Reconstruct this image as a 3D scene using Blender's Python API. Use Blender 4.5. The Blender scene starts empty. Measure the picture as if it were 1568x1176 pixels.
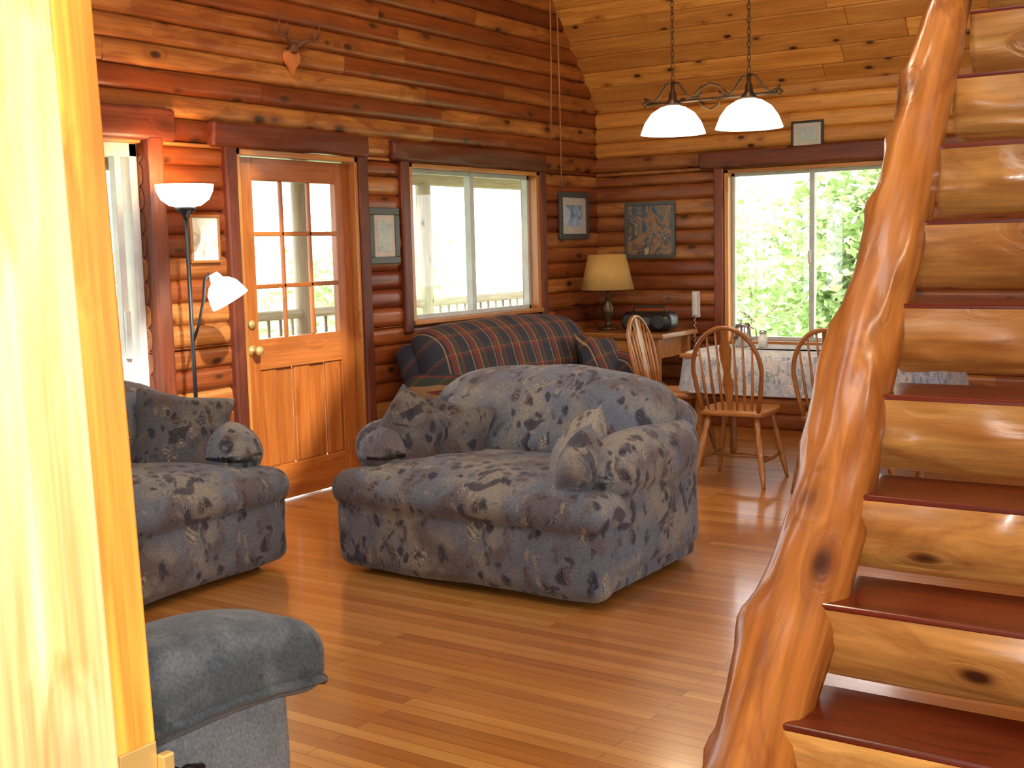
import bpy, math, random
from mathutils import Matrix, Vector, noise
random.seed(7)
S=bpy.context.scene
PI=math.pi
T=Matrix.Translation
def R(a,ax): return Matrix.Rotation(math.radians(a),4,ax)

# ------------------------------------------------------------ materials
def newmat(name):
    m=bpy.data.materials.new(name); m.use_nodes=True
    nt=m.node_tree; nt.nodes.clear()
    o=nt.nodes.new('ShaderNodeOutputMaterial'); b=nt.nodes.new('ShaderNodeBsdfPrincipled')
    nt.links.new(b.outputs[0],o.inputs[0])
    return m,nt,b
def N(nt,t,**k):
    n=nt.nodes.new(t)
    for a,v in k.items():
        if a in n.inputs.keys(): n.inputs[a].default_value=v
        else: setattr(n,a,v)
    return n
def ramp(nt,stops,interp='LINEAR'):
    n=nt.nodes.new('ShaderNodeValToRGB'); cr=n.color_ramp; cr.interpolation=interp
    while len(cr.elements)<len(stops): cr.elements.new(0.5)
    for e,(p,c) in zip(cr.elements,stops):
        e.position=p; e.color=(c[0],c[1],c[2],1) if hasattr(c,'__len__') else (c,c,c,1)
    return n
def mix(nt,a,b,fac,mode='MIX'):
    n=nt.nodes.new('ShaderNodeMix'); n.data_type='RGBA'; n.blend_type=mode
    for sock,v in ((n.inputs[0],fac),(n.inputs[6],a),(n.inputs[7],b)):
        if isinstance(v,bpy.types.NodeSocket): nt.links.new(v,sock)
        elif hasattr(v,'__len__'): sock.default_value=(v[0],v[1],v[2],1)
        else: sock.default_value=v
    return n.outputs[2]
def plain(name,c,rough=0.5,metal=0,emit=0,ec=None,spec=0.5,coat=0):
    m,nt,b=newmat(name)
    b.inputs['Base Color'].default_value=(*c,1); b.inputs['Roughness'].default_value=rough
    b.inputs['Metallic'].default_value=metal
    b.inputs['Specular IOR Level'].default_value=spec
    b.inputs['Coat Weight'].default_value=coat
    tc=N(nt,'ShaderNodeTexCoord'); nz=N(nt,'ShaderNodeTexNoise',Scale=9.0,Detail=3.0)
    nt.links.new(tc.outputs['Object'],nz.inputs['Vector'])
    rr=ramp(nt,[(0.3,[x*0.86 for x in c]),(0.7,[min(1,x*1.08) for x in c])])
    nt.links.new(nz.outputs['Fac'],rr.inputs[0]); nt.links.new(rr.outputs[0],b.inputs['Base Color'])
    if emit:
        b.inputs['Emission Color'].default_value=(*(ec or c),1); b.inputs['Emission Strength'].default_value=emit
    return m
def wood(name,light,dark,knot=(0.06,0.016,0.004),rough=0.3,knots=0.12,coat=0.3,var=0.45,gs=14,bump=0.15,kd=1.0,stain=None,hue=0.0):
    m,nt,b=newmat(name); L=nt.links.new
    at=N(nt,'ShaderNodeAttribute',attribute_name='lc'); ar=N(nt,'ShaderNodeAttribute',attribute_name='rnd')
    mp=N(nt,'ShaderNodeMapping'); mp.inputs['Scale'].default_value=(1.1,gs,gs); L(at.outputs['Vector'],mp.inputs['Vector'])
    mk=N(nt,'ShaderNodeMapping'); mk.inputs['Scale'].default_value=(2.6*kd,5.2*kd,5.2*kd); L(at.outputs['Vector'],mk.inputs['Vector'])
    vo=N(nt,'ShaderNodeTexVoronoi',Scale=1.0); L(mk.outputs[0],vo.inputs['Vector'])
    ad=nt.nodes.new('ShaderNodeVectorMath'); ad.operation='ADD'
    kr=ramp(nt,[(0,1.0),(0.35,0.0)]); L(vo.outputs['Distance'],kr.inputs[0])
    L(mp.outputs[0],ad.inputs[0]); L(kr.outputs[0],ad.inputs[1])
    n1=N(nt,'ShaderNodeTexNoise',Scale=1.0,Detail=5.0,Distortion=0.7); L(ad.outputs[0],n1.inputs['Vector'])
    r1=ramp(nt,[(0.3,dark),(0.66,light)]); L(n1.outputs['Fac'],r1.inputs[0])
    mf=N(nt,'ShaderNodeMapping'); mf.inputs['Scale'].default_value=(3,gs*7,gs*7); L(at.outputs['Vector'],mf.inputs['Vector'])
    n2=N(nt,'ShaderNodeTexNoise',Scale=1.0,Detail=3.0); L(mf.outputs[0],n2.inputs['Vector'])
    r2=ramp(nt,[(0.3,0.72),(0.65,1.05)]); L(n2.outputs['Fac'],r2.inputs[0])
    c=mix(nt,r1.outputs[0],r2.outputs[0],1.0,'MULTIPLY')
    r3=ramp(nt,[(0,(1-var,1-var*1.25,1-var*1.35)),(0.35,(1-var*0.5,1-var*0.75,1-var*0.8)),(0.7,(1-var*0.25,1-var*0.25,1-var*0.3)),(1,(1.12,1.38,1.6))] if hue else [(0,(1-var,1-var*1.2,1-var*1.3)),(0.6,(1-var*0.3,1-var*0.35,1-var*0.4)),(1,(1.15,1.2,1.2))]); L(ar.outputs['Fac'],r3.inputs[0])
    c=mix(nt,c,r3.outputs[0],1.0,'MULTIPLY')
    if stain:
        ms=N(nt,'ShaderNodeMapping'); ms.inputs['Scale'].default_value=(2.0,7,7); ms.inputs['Location'].default_value=(3,5,7); L(at.outputs['Vector'],ms.inputs['Vector'])
        n4=N(nt,'ShaderNodeTexNoise',Scale=1.0,Detail=6.0,Distortion=1.2,Roughness=0.65); L(ms.outputs[0],n4.inputs['Vector'])
        rs=ramp(nt,[(0.50,0.0),(0.64,0.65)]); L(n4.outputs['Fac'],rs.inputs[0]); c=mix(nt,c,stain,rs.outputs[0])
    if knots>0:
        rk=ramp(nt,[(knots*0.55,1.0),(knots,0.0)]); L(vo.outputs['Distance'],rk.inputs[0])
        rk2=ramp(nt,[(knots,0.5),(knots*2.4,0.0)]); L(vo.outputs['Distance'],rk2.inputs[0])
        c=mix(nt,c,[x*0.6 for x in dark],rk2.outputs[0])
        c=mix(nt,c,knot,rk.outputs[0])
    L(c,b.inputs['Base Color'])
    b.inputs['Roughness'].default_value=rough; b.inputs['Coat Weight'].default_value=coat; b.inputs['Coat Roughness'].default_value=0.15
    bp=N(nt,'ShaderNodeBump',Strength=bump,Distance=0.01); L(n1.outputs['Fac'],bp.inputs['Height']); L(bp.outputs[0],b.inputs['Normal'])
    return m

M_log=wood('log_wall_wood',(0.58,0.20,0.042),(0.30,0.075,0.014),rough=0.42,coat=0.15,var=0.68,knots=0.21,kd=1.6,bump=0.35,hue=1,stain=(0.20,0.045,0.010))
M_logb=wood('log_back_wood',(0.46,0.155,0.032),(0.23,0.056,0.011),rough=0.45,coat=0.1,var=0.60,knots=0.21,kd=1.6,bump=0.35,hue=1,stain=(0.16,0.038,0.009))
M_ceil=wood('pine_ceiling_wood',(0.78,0.36,0.07),(0.60,0.22,0.034),rough=0.45,knots=0.15,coat=0.1,var=0.30,kd=1.5)
M_trim=wood('red_trim_wood',(0.23,0.052,0.018),(0.10,0.020,0.007),rough=0.5,knots=0.10,gs=10,coat=0.08,bump=0.5)
M_door=wood('door_wood',(0.50,0.155,0.028),(0.36,0.095,0.015),rough=0.3,knots=0,var=0.15)
M_frame=wood('window_jamb_wood',(0.64,0.28,0.06),(0.42,0.14,0.025),rough=0.35,knots=0,var=0.15)
M_jamb=wood('doorway_pine',(0.82,0.56,0.28),(0.54,0.26,0.075),rough=0.45,knots=0.15,var=0.1,gs=20,coat=0.05)
M_jamb2=wood('doorway_pine_edge',(0.80,0.40,0.06),(0.50,0.15,0.015),rough=0.45,knots=0.08,var=0.1,gs=20,coat=0.05)
M_tread=wood('tread_log_wood',(0.74,0.38,0.10),(0.50,0.18,0.035),rough=0.36,knots=0.17,coat=0.22,var=0.25,gs=8,bump=1.0,kd=1.15,stain=(0.30,0.09,0.018))
M_tredtop=wood('tread_top_red',(0.22,0.028,0.008),(0.11,0.012,0.004),rough=0.3,knots=0.06,coat=0.4,var=0.2)
M_string=wood('stringer_wood',(0.62,0.23,0.044),(0.36,0.10,0.016),rough=0.34,knots=0.19,coat=0.28,var=0.1,gs=8,bump=1.0,kd=1.25,stain=(0.24,0.055,0.011))
M_oak=wood('oak_chair_wood',(0.46,0.19,0.045),(0.30,0.10,0.02),rough=0.3,knots=0,var=0.2,gs=25)
M_porch=wood('porch_log_wood',(0.66,0.56,0.44),(0.50,0.40,0.29),rough=0.7,knots=0.08,coat=0)
M_black=plain('black_plastic',(0.012,0.012,0.013),0.35)
M_bronze=plain('bronze_metal',(0.09,0.055,0.03),0.35,0.7)
M_brass=plain('brass',(0.62,0.42,0.14),0.35,0.5)
M_vinyl=plain('window_vinyl',(0.50,0.54,0.50),0.4)
M_white=plain('white_plastic',(0.7,0.68,0.64),0.4)
M_chrome=plain('steel',(0.7,0.7,0.7),0.2,1.0)
M_shade=plain('glowing_glass_shade',(0.95,0.93,0.86),0.3,emit=4.5,ec=(1,0.95,0.82))
M_lshade=plain('lamp_shade_fabric',(0.50,0.29,0.075),0.8)
M_paper=plain('mat_board',(0.55,0.5,0.42),0.7)
M_ground=plain('grass_ground',(0.40,0.54,0.24),0.9)
M_heart=plain('pale_heart_wood',(0.60,0.20,0.06),0.4)
M_antler=plain('antler_bone',(0.16,0.06,0.025),0.5)

def glassmat():
    m=bpy.data.materials.new('window_glass'); m.use_nodes=True; nt=m.node_tree; nt.nodes.clear()
    o=N(nt,'ShaderNodeOutputMaterial'); t=N(nt,'ShaderNodeBsdfTransparent'); g=N(nt,'ShaderNodeBsdfGlossy',Roughness=0.02)
    mx=N(nt,'ShaderNodeMixShader'); mx.inputs[0].default_value=0.05
    nt.links.new(t.outputs[0],mx.inputs[1]); nt.links.new(g.outputs[0],mx.inputs[2]); nt.links.new(mx.outputs[0],o.inputs[0]); return m
M_glass=glassmat()

def floormat():
    m,nt,b=newmat('floor_strip_wood'); L=nt.links.new
    tc=N(nt,'ShaderNodeTexCoord')
    br=N(nt,'ShaderNodeTexBrick'); br.offset=0.37; br.offset_frequency=2; br.squash=1.0
    br.inputs['Scale'].default_value=1.0; br.inputs['Mortar Size'].default_value=0.0014; br.inputs['Brick Width'].default_value=1.2; br.inputs['Row Height'].default_value=0.057
    br.inputs['Mortar Smooth'].default_value=0.2; br.inputs['Bias'].default_value=0.0
    br.inputs['Color1'].default_value=(0,0,0,1); br.inputs['Color2'].default_value=(1,1,1,1); br.inputs['Mortar'].default_value=(0.5,0.5,0.5,1)
    L(tc.outputs['Object'],br.inputs['Vector'])
    rc=ramp(nt,[(0,(0.44,0.155,0.024)),(0.3,(0.53,0.205,0.034)),(0.75,(0.60,0.25,0.046)),(1,(0.68,0.33,0.075))]); L(br.outputs['Color'],rc.inputs[0])
    mp=N(nt,'ShaderNodeMapping'); mp.inputs['Scale'].default_value=(1.5,28,1); L(tc.outputs['Object'],mp.inputs['Vector'])
    n=N(nt,'ShaderNodeTexNoise',Scale=1.0,Detail=6.0,Distortion=0.4); L(mp.outputs[0],n.inputs['Vector'])
    r=ramp(nt,[(0.3,0.82),(0.65,1.06)]); L(n.outputs['Fac'],r.inputs[0])
    c=mix(nt,rc.outputs[0],r.outputs[0],1.0,'MULTIPLY')
    c=mix(nt,c,(0.20,0.06,0.012),br.outputs['Fac'])
    L(c,b.inputs['Base Color']); b.inputs['Roughness'].default_value=0.32
    b.inputs['Coat Weight'].default_value=0.9; b.inputs['Coat Roughness'].default_value=0.15; b.inputs['Coat IOR'].default_value=1.55
    n3=N(nt,'ShaderNodeTexNoise',Scale=2.5,Detail=2.0); L(tc.outputs['Object'],n3.inputs['Vector'])
    bp=N(nt,'ShaderNodeBump',Strength=0.04,Distance=0.02); L(n3.outputs['Fac'],bp.inputs['Height']); L(bp.outputs[0],b.inputs['Normal']); L(bp.outputs[0],b.inputs['Coat Normal'])
    return m
M_floor=floormat()

def floral(name,base,pat,beige,dark,sc=1.0,dk=0.85,leaf=True):
    m,nt,b=newmat(name); L=nt.links.new
    tc=N(nt,'ShaderNodeTexCoord')
    mp=N(nt,'ShaderNodeMapping'); mp.inputs['Scale'].default_value=(sc,sc,sc); L(tc.outputs['Object'],mp.inputs['Vector'])
    def nz(s,off,d=3,dist=0.5):
        a=N(nt,'ShaderNodeMapping'); a.inputs['Location'].default_value=(off,off*1.7,off*0.6); L(mp.outputs[0],a.inputs['Vector'])
        n=N(nt,'ShaderNodeTexNoise',Scale=s,Detail=float(d),Distortion=dist); L(a.outputs[0],n.inputs['Vector']); return n.outputs['Fac']
    c0=mix(nt,[x*1.1 for x in base],[x*0.6 for x in base],nz(5,0.3))
    rb=ramp(nt,[(0.46,0),(0.62,0.85)]); L(nz(3.5,3.1),rb.inputs[0]); c=mix(nt,c0,beige,rb.outputs[0])
    rp=ramp(nt,[(0.52,0),(0.62,0.75)]); L(nz(4,9.7),rp.inputs[0]); c=mix(nt,c,pat,rp.outputs[0])
    if leaf:
        def leaves(scale,rot,off,clus,th,present):
            nonlocal c
            wn=N(nt,'ShaderNodeTexNoise',Scale=14.0,Detail=3.0); L(mp.outputs[0],wn.inputs['Vector'])
            sc_=nt.nodes.new('ShaderNodeVectorMath'); sc_.operation='SCALE'; sc_.inputs['Scale'].default_value=0.075; L(wn.outputs['Color'],sc_.inputs[0])
            ad=nt.nodes.new('ShaderNodeVectorMath'); ad.operation='ADD'; L(mp.outputs[0],ad.inputs[0]); L(sc_.outputs[0],ad.inputs[1])
            mo=N(nt,'ShaderNodeMapping'); mo.inputs['Location'].default_value=(off,off,off); mo.inputs['Rotation'].default_value=rot; mo.inputs['Scale'].default_value=(1.0,1.0,0.42); L(ad.outputs[0],mo.inputs['Vector'])
            vo=N(nt,'ShaderNodeTexVoronoi',Scale=scale); L(mo.outputs[0],vo.inputs['Vector'])
            sp=N(nt,'ShaderNodeSeparateColor'); L(vo.outputs['Color'],sp.inputs[0])
            inn=ramp(nt,[(0.28,0.9),(0.42,0)]); L(vo.outputs['Distance'],inn.inputs[0])
            pr=ramp(nt,[(present,0),(present+0.01,1)],'CONSTANT'); L(sp.outputs[0],pr.inputs[0])
            cm=ramp(nt,[(th,0),(th+0.04,1)]); L(nz(clus,off*3+1,2,0.5),cm.inputs[0])
            m1=mix(nt,inn.outputs[0],pr.outputs[0],1.0,'MULTIPLY'); m2=mix(nt,m1,cm.outputs[0],1.0,'MULTIPLY')
            col=ramp(nt,[(0,dark),(0.42,pat),(0.62,[x*0.7 for x in base]),(0.80,beige)],'CONSTANT'); L(sp.outputs[1],col.inputs[0])
            wv=N(nt,'ShaderNodeTexWave',Scale=scale*2.6,Distortion=2.0,Detail=1.0); wv.bands_direction='DIAGONAL'; L(mo.outputs[0],wv.inputs['Vector'])
            rv=ramp(nt,[(0.35,0.5),(0.6,1.35)]); L(wv.outputs['Fac'],rv.inputs[0])
            lc=mix(nt,col.outputs[0],rv.outputs[0],1.0,'MULTIPLY')
            c=mix(nt,c,lc,m2)
        leaves(13,(0.5,0.3,0.2),2.1,4.0,0.40,0.25)
        leaves(17,(-0.7,0.4,0.9),5.3,4.5,0.45,0.30)
        leaves(22,(0.2,-0.9,0.5),8.9,4.5,0.47,0.30)
    rd=ramp(nt,[(0.61,0),(0.65,dk)]); L(nz(7,23.4,5,0.8),rd.inputs[0]); c=mix(nt,c,dark,rd.outputs[0])
    fine=N(nt,'ShaderNodeTexNoise',Scale=130.0,Detail=2.0); L(tc.outputs['Object'],fine.inputs['Vector'])
    rf=ramp(nt,[(0.3,0.72),(0.7,1.18)]); L(fine.outputs['Fac'],rf.inputs[0])
    c=mix(nt,c,rf.outputs[0],1.0,'MULTIPLY')
    L(c,b.inputs['Base Color']); b.inputs['Roughness'].default_value=0.85
    b.inputs['Sheen Weight'].default_value=0.15; b.inputs['Specular IOR Level'].default_value=0.2
    bp=N(nt,'ShaderNodeBump',Strength=0.3,Distance=0.004); L(fine.outputs['Fac'],bp.inputs['Height']); L(bp.outputs[0],b.inputs['Normal'])
    return m
M_floral=floral('floral_upholstery',(0.185,0.21,0.255),(0.125,0.095,0.095),(0.29,0.265,0.215),(0.045,0.046,0.068))
M_pilA=floral('brown_pillow_fabric',(0.11,0.11,0.12),(0.10,0.065,0.055),(0.18,0.155,0.125),(0.03,0.03,0.038),1.3)
M_pilB=floral('grey_pillow_fabric',(0.27,0.28,0.28),(0.26,0.22,0.16),(0.38,0.34,0.27),(0.09,0.09,0.10),1.3)
M_blue=floral('blue_grey_recliner_fabric',(0.10,0.135,0.165),(0.08,0.11,0.13),(0.17,0.21,0.24),(0.04,0.06,0.075),1.6,0.6,False)
M_blue2=floral('pale_recliner_side_fabric',(0.23,0.285,0.33),(0.21,0.26,0.30),(0.25,0.30,0.34),(0.17,0.22,0.26),2.0,0.5,False)
M_cloth=floral('floral_tablecloth',(0.50,0.53,0.58),(0.30,0.34,0.46),(0.56,0.52,0.46),(0.20,0.26,0.27),1.8,0.7)

def plaid():
    m,nt,b=newmat('striped_plaid_fabric'); L=nt.links.new
    tc=N(nt,'ShaderNodeTexCoord'); sp=N(nt,'ShaderNodeSeparateXYZ'); L(tc.outputs['Object'],sp.inputs[0])
    def stripes(sock,freq,stops):
        a=nt.nodes.new('ShaderNodeMath'); a.operation='MULTIPLY'; a.inputs[1].default_value=freq; L(sock,a.inputs[0])
        f=nt.nodes.new('ShaderNodeMath'); f.operation='FRACT'; L(a.outputs[0],f.inputs[0])
        r=ramp(nt,stops,'CONSTANT'); L(f.outputs[0],r.inputs[0]); return r.outputs[0]
    nv=(0.022,0.026,0.042); rd=(0.16,0.032,0.018); gn=(0.03,0.05,0.03); tn=(0.36,0.22,0.09)
    s1=stripes(sp.outputs['X'],4.2,[(0,nv),(0.28,tn),(0.32,nv),(0.40,rd),(0.62,tn),(0.66,gn),(0.82,rd),(0.9,nv)])
    add=nt.nodes.new('ShaderNodeMath'); add.operation='ADD'; L(sp.outputs['Z'],add.inputs[0]); L(sp.outputs['Y'],add.inputs[1])
    s2=stripes(add.outputs[0],5.0,[(0,nv),(0.45,rd),(0.6,tn),(0.63,gn),(0.8,nv)])
    c=mix(nt,s1,s2,0.3); L(c,b.inputs['Base Color']); b.inputs['Roughness'].default_value=0.9
    return m
M_plaid=plaid()
def artmat(name,cols,sc):
    m,nt,b=newmat(name); L=nt.links.new
    tc=N(nt,'ShaderNodeTexCoord'); n=N(nt,'ShaderNodeTexNoise',Scale=sc,Detail=4.0,Distortion=1.5); L(tc.outputs['Object'],n.inputs['Vector'])
    k=len(cols); r=ramp(nt,[(0.3+0.4*i/(k-1),c) for i,c in enumerate(cols)]); L(n.outputs['Fac'],r.inputs[0]); L(r.outputs[0],b.inputs['Base Color']); b.inputs['Roughness'].default_value=0.4
    return m
M_art1=artmat('abstract_painting_canvas',[(0.02,0.03,0.05),(0.05,0.09,0.12),(0.30,0.16,0.06),(0.03,0.04,0.06),(0.45,0.36,0.2)],5)
M_art2=artmat('landscape_print',[(0.05,0.1,0.06),(0.25,0.4,0.6),(0.6,0.65,0.7)],7)
M_art3=artmat('sketch_print',[(0.75,0.66,0.5),(0.82,0.74,0.6),(0.45,0.33,0.22)],12)
M_art4=artmat('certificate_print',[(0.3,0.38,0.36),(0.42,0.5,0.46),(0.5,0.56,0.5)],22)
def leafmat():
    m,nt,b=newmat('tree_leaves'); L=nt.links.new
    ar=N(nt,'ShaderNodeAttribute',attribute_name='rnd')
    r=ramp(nt,[(0,(0.34,0.50,0.20)),(0.5,(0.54,0.68,0.34)),(1,(0.76,0.86,0.54))]); L(ar.outputs['Fac'],r.inputs[0]); L(r.outputs[0],b.inputs['Base Color'])
    b.inputs['Roughness'].default_value=0.6; return m
M_leaf=leafmat()

# ------------------------------------------------------------ mesh builder
class MB:
    def __init__(s): s.v=[];s.f=[];s.mi=[];s.sm=[];s.lc=[];s.rn=[];s.mats=[]
    def add(s,vf,mat,M=None,smooth=False,ax='x',rnd=None,lc=None):
        vs,fs=vf
        if mat not in s.mats: s.mats.append(mat)
        k=s.mats.index(mat); o=len(s.v); r=random.random() if rnd is None else rnd
        off=Vector((random.random()*9,random.random()*9,random.random()*9))
        for i,p in enumerate(vs):
            p=Vector(p); q=Vector(lc[i]) if lc else p
            if not lc:
                if ax=='y': q=Vector((p.y,p.x,p.z))
                elif ax=='z': q=Vector((p.z,p.x,p.y))
            s.lc.append(q+off); s.rn.append(r)
            s.v.append((M@p) if M is not None else p)
        for f in fs: s.f.append([i+o for i in f]); s.mi.append(k); s.sm.append(smooth)
    def box(s,lo,hi,mat,bev=0.004,M=None,ax='x',rnd=None,smooth=False):
        c=[(a+b)/2 for a,b in zip(lo,hi)]; h=[abs(b-a) for a,b in zip(lo,hi)]
        MM=T(c) if M is None else M@T(c)
        s.add(rbox(h,min(bev,min(h)*0.45)),mat,MM,smooth,ax,rnd)
    def log(s,a,b,z0,z1,mat,M,rnd=None):
        h=z1-z0; r=random.random() if rnd is None else rnd
        pr=[]
        for i in range(9):
            v=-1+i/4; pr.append((0.024*abs(v)**4.5,(z0+z1)/2+v*h/2))
        pr+= [(0.14,z1),(0.14,z0)]
        n=len(pr)
        L=b-a; k=max(1,int(L/0.25)); vs=[];fs=[]
        sd=random.random()*50
        for q in range(k+1):
            x=a+L*q/k
            for j,(y,z) in enumerate(pr):
                d=(noise.noise(Vector((x*1.2,sd,0)))*0.006+noise.noise(Vector((x*3.5,sd,j*0.35)))*0.005) if j<9 else 0
                vs.append(Vector((x,y+d,z)))
        for q in range(k):
            for j in range(n):
                j2=(j+1)%n; fs.append([q*n+j,(q+1)*n+j,(q+1)*n+j2,q*n+j2])
        s.add((vs,fs),mat,M,True,rnd=r)
        s.add((vs[:n]+vs[-n:],[list(range(n)),list(range(n,2*n))[::-1]]),mat,M,False,rnd=r)
    def tube(s,pts,rad,mat,seg=12,M=None,smooth=True,jit=0,rnd=None):
        v,f,lc=tube(pts,rad,seg,jit); s.add((v,f),mat,M,smooth,rnd=rnd,lc=lc)
    def lathe(s,prof,mat,seg=24,M=None,smooth=True,ax='z'):
        s.add(lathe(prof,seg),mat,M,smooth,ax)
    def obj(s,name,loc=(0,0,0),rot=0,parent=None):
        me=bpy.data.meshes.new(name); me.from_pydata([tuple(p) for p in s.v],[],s.f)
        for m in s.mats: me.materials.append(m)
        me.polygons.foreach_set('material_index',s.mi); me.polygons.foreach_set('use_smooth',s.sm)
        a=me.attributes.new('lc','FLOAT_VECTOR','POINT'); a.data.foreach_set('vector',[x for p in s.lc for x in p])
        a=me.attributes.new('rnd','FLOAT','POINT'); a.data.foreach_set('value',s.rn)
        me.update()
        o=bpy.data.objects.new(name,me); S.collection.objects.link(o); o.location=loc; o.rotation_euler=(0,0,math.radians(rot))
        if parent: o.parent=parent
        return o
def rbox(size,r,k=1,m=1,puff=(0,0,0),nz=0,nf=3.0,seed=0,shape=None):
    h=[x/2 for x in size]; ax=[]
    rr=[min(r,x*0.98) for x in h]
    for i in range(3):
        hh=h[i];q=rr[i]; L=[-hh+q*j/k for j in range(k)]+[-(hh-q)+2*(hh-q)*j/m for j in range(m+1)]+[hh-q+q*(j+1)/k for j in range(k)]
        ax.append(L)
    idx={};vs=[];fs=[]
    n=[len(a)-1 for a in ax]
    def V(i,j,l):
        key=(i,j,l)
        if key in idx: return idx[key]
        P=Vector((ax[0][i],ax[1][j],ax[2][l]))
        Q=Vector([max(-(h[a]-rr[a]),min(h[a]-rr[a],P[a])) for a in range(3)])
        d=P-Q
        dn=Vector([d[a]/rr[a] for a in range(3)])
        if dn.length>1e-9: dn.normalize()
        O=Q+Vector([dn[a]*rr[a] for a in range(3)])
        u=[O[a]/h[a] for a in range(3)]
        for a in range(3):
            if puff[a]:
                b,c=(a+1)%3,(a+2)%3
                O[a]+=puff[a]*u[a]*(1-min(1,abs(u[b]))**2.2)*(1-min(1,abs(u[c]))**2.2)
        if shape: O=shape(O,u)
        if nz: O+=noise.noise_vector(O*nf+Vector((seed,seed*2.3,0)))*nz
        idx[key]=len(vs);vs.append(O);return idx[key]
    for a in range(3):
        b,c=(a+1)%3,(a+2)%3
        for side in (0,n[a]):
            for p in range(n[b]):
                for q in range(n[c]):
                    def k3(x,y):
                        t=[0,0,0];t[a]=side;t[b]=x;t[c]=y;return V(*t)
                    f=[k3(p,q),k3(p+1,q),k3(p+1,q+1),k3(p,q+1)]
                    fs.append(f if side else f[::-1])
    return vs,fs
def tube(pts,rad,seg=12,jit=0):
    pts=[Vector(p) for p in pts]; n=len(pts)
    if not hasattr(rad,'__len__'): rad=[rad]*n
    vs=[];fs=[];lc=[]; closed=(pts[0]-pts[-1]).length<1e-6 and n>3
    t0=(pts[1]-pts[0]).normalized(); up=Vector((0,0,1)) if abs(t0.z)<0.9 else Vector((0,1,0))
    u=t0.cross(up).normalized(); L=0
    for i,p in enumerate(pts):
        if closed: t=(pts[(i+1)%(n-1)]-pts[(i-1)%(n-1)]).normalized()
        else: t=(pts[min(i+1,n-1)]-pts[max(i-1,0)]).normalized()
        u=(u-t*u.dot(t)).normalized(); w=t.cross(u)
        if i: L+=(p-pts[i-1]).length
        for j in range(seg):
            a=2*PI*j/seg; d=u*math.cos(a)+w*math.sin(a); r=rad[i]
            if jit: r*=1+jit*noise.noise(Vector((math.cos(a)*1.3,math.sin(a)*1.3,L*2.2+pts[0].y)))+jit*0.5*noise.noise(Vector((math.cos(a)*2.6,math.sin(a)*2.6,L*7)))
            vs.append(p+d*r); lc.append((L,math.cos(a)*r,math.sin(a)*r))
    for i in range(n-1):
        for j in range(seg):
            k=(j+1)%seg; fs.append([i*seg+j,i*seg+k,(i+1)*seg+k,(i+1)*seg+j])
    if not closed:
        fs.append([j for j in range(seg)][::-1]); fs.append([(n-1)*seg+j for j in range(seg)])
    return vs,fs,lc
def lathe(prof,seg=24):
    vs=[];fs=[]
    for r,z in prof:
        for j in range(seg):
            a=2*PI*j/seg; vs.append(Vector((r*math.cos(a),r*math.sin(a),z)))
    for i in range(len(prof)-1):
        for j in range(seg):
            k=(j+1)%seg; fs.append([i*seg+j,i*seg+k,(i+1)*seg+k,(i+1)*seg+j])
    if prof[0][0]>1e-4: fs.append([j for j in range(seg)][::-1])
    if prof[-1][0]>1e-4: fs.append([(len(prof)-1)*seg+j for j in range(seg)])
    return vs,fs
def pillow(w,h,t,n=12):
    vs=[];fs=[]
    for sgn in (1,-1):
        for i in range(n+1):
            for j in range(n+1):
                u=-1+2*i/n;v=-1+2*j/n
                th=t/2*(max(0,(1-u**4)*(1-v**4)))**0.6
                k=1-0.10*(1-abs(u*v))*max(abs(u),abs(v))**3
                P=Vector((u*w/2*k,sgn*th,v*h/2*k)); P+=noise.noise_vector(P*7)*0.012*(1 if th>0 else 0)
                vs.append(P)
    m=(n+1)**2
    for s in (0,1):
        for i in range(n):
            for j in range(n):
                a=s*m+i*(n+1)+j; f=[a,a+1,a+n+2,a+n+1]; fs.append(f if s==0 else f[::-1])
    return vs,fs
def soft(size,r=0.08,puff=(0,0,0),nz=0.012,nf=4,seed=0,k=5,m=10,shape=None): return rbox(size,r,k,m,puff,nz,nf,seed,shape)

# ------------------------------------------------------------ room shell
A=5.0; B=8.85; ZW=2.64; SL=1.15; YR=4.7; ZR=ZW+SL*(B-YR); XR=2.5; Y0=0.78
def segs(a,b,ops,z0,z1):
    out=[(a,b)]
    for (o0,o1,p0,p1) in ops:
        if p1>z0+0.01 and p0<z1-0.01:
            nx=[]
            for s in out:
                if o1<=s[0] or o0>=s[1]: nx.append(s)
                else:
                    if o0>s[0]: nx.append((s[0],o0))
                    if o1<s[1]: nx.append((o1,s[1]))
            out=nx
    return out
def yb(z): return (Y0-0.1 if z<ZW else Y0-0.1+(z-ZW)/SL, B+0.1 if z<ZW else B+0.1-(z-ZW)/SL)
opL=[(2.15,4.12,-1,2.05),(4.70,5.85,-1,2.06),(6.30,7.92,0.97,2.05)]
opB=[(-3.84,-2.46,0.67,2.04)]
opR=[(3.2,6.4,0.9,2.3)]  # unseen opening in the right wall, added for daylight fill
H=0.122
zs=[0]
while zs[-1]<ZR: zs.append(zs[-1]+H)
ML=T((-A,0,0))@R(90,'Z')
MR=T((XR,0,0))@Matrix(((0,1,0,0),(1,0,0,0),(0,0,1,0),(0,0,0,1)))
MBk=T((0,B,0))
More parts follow.
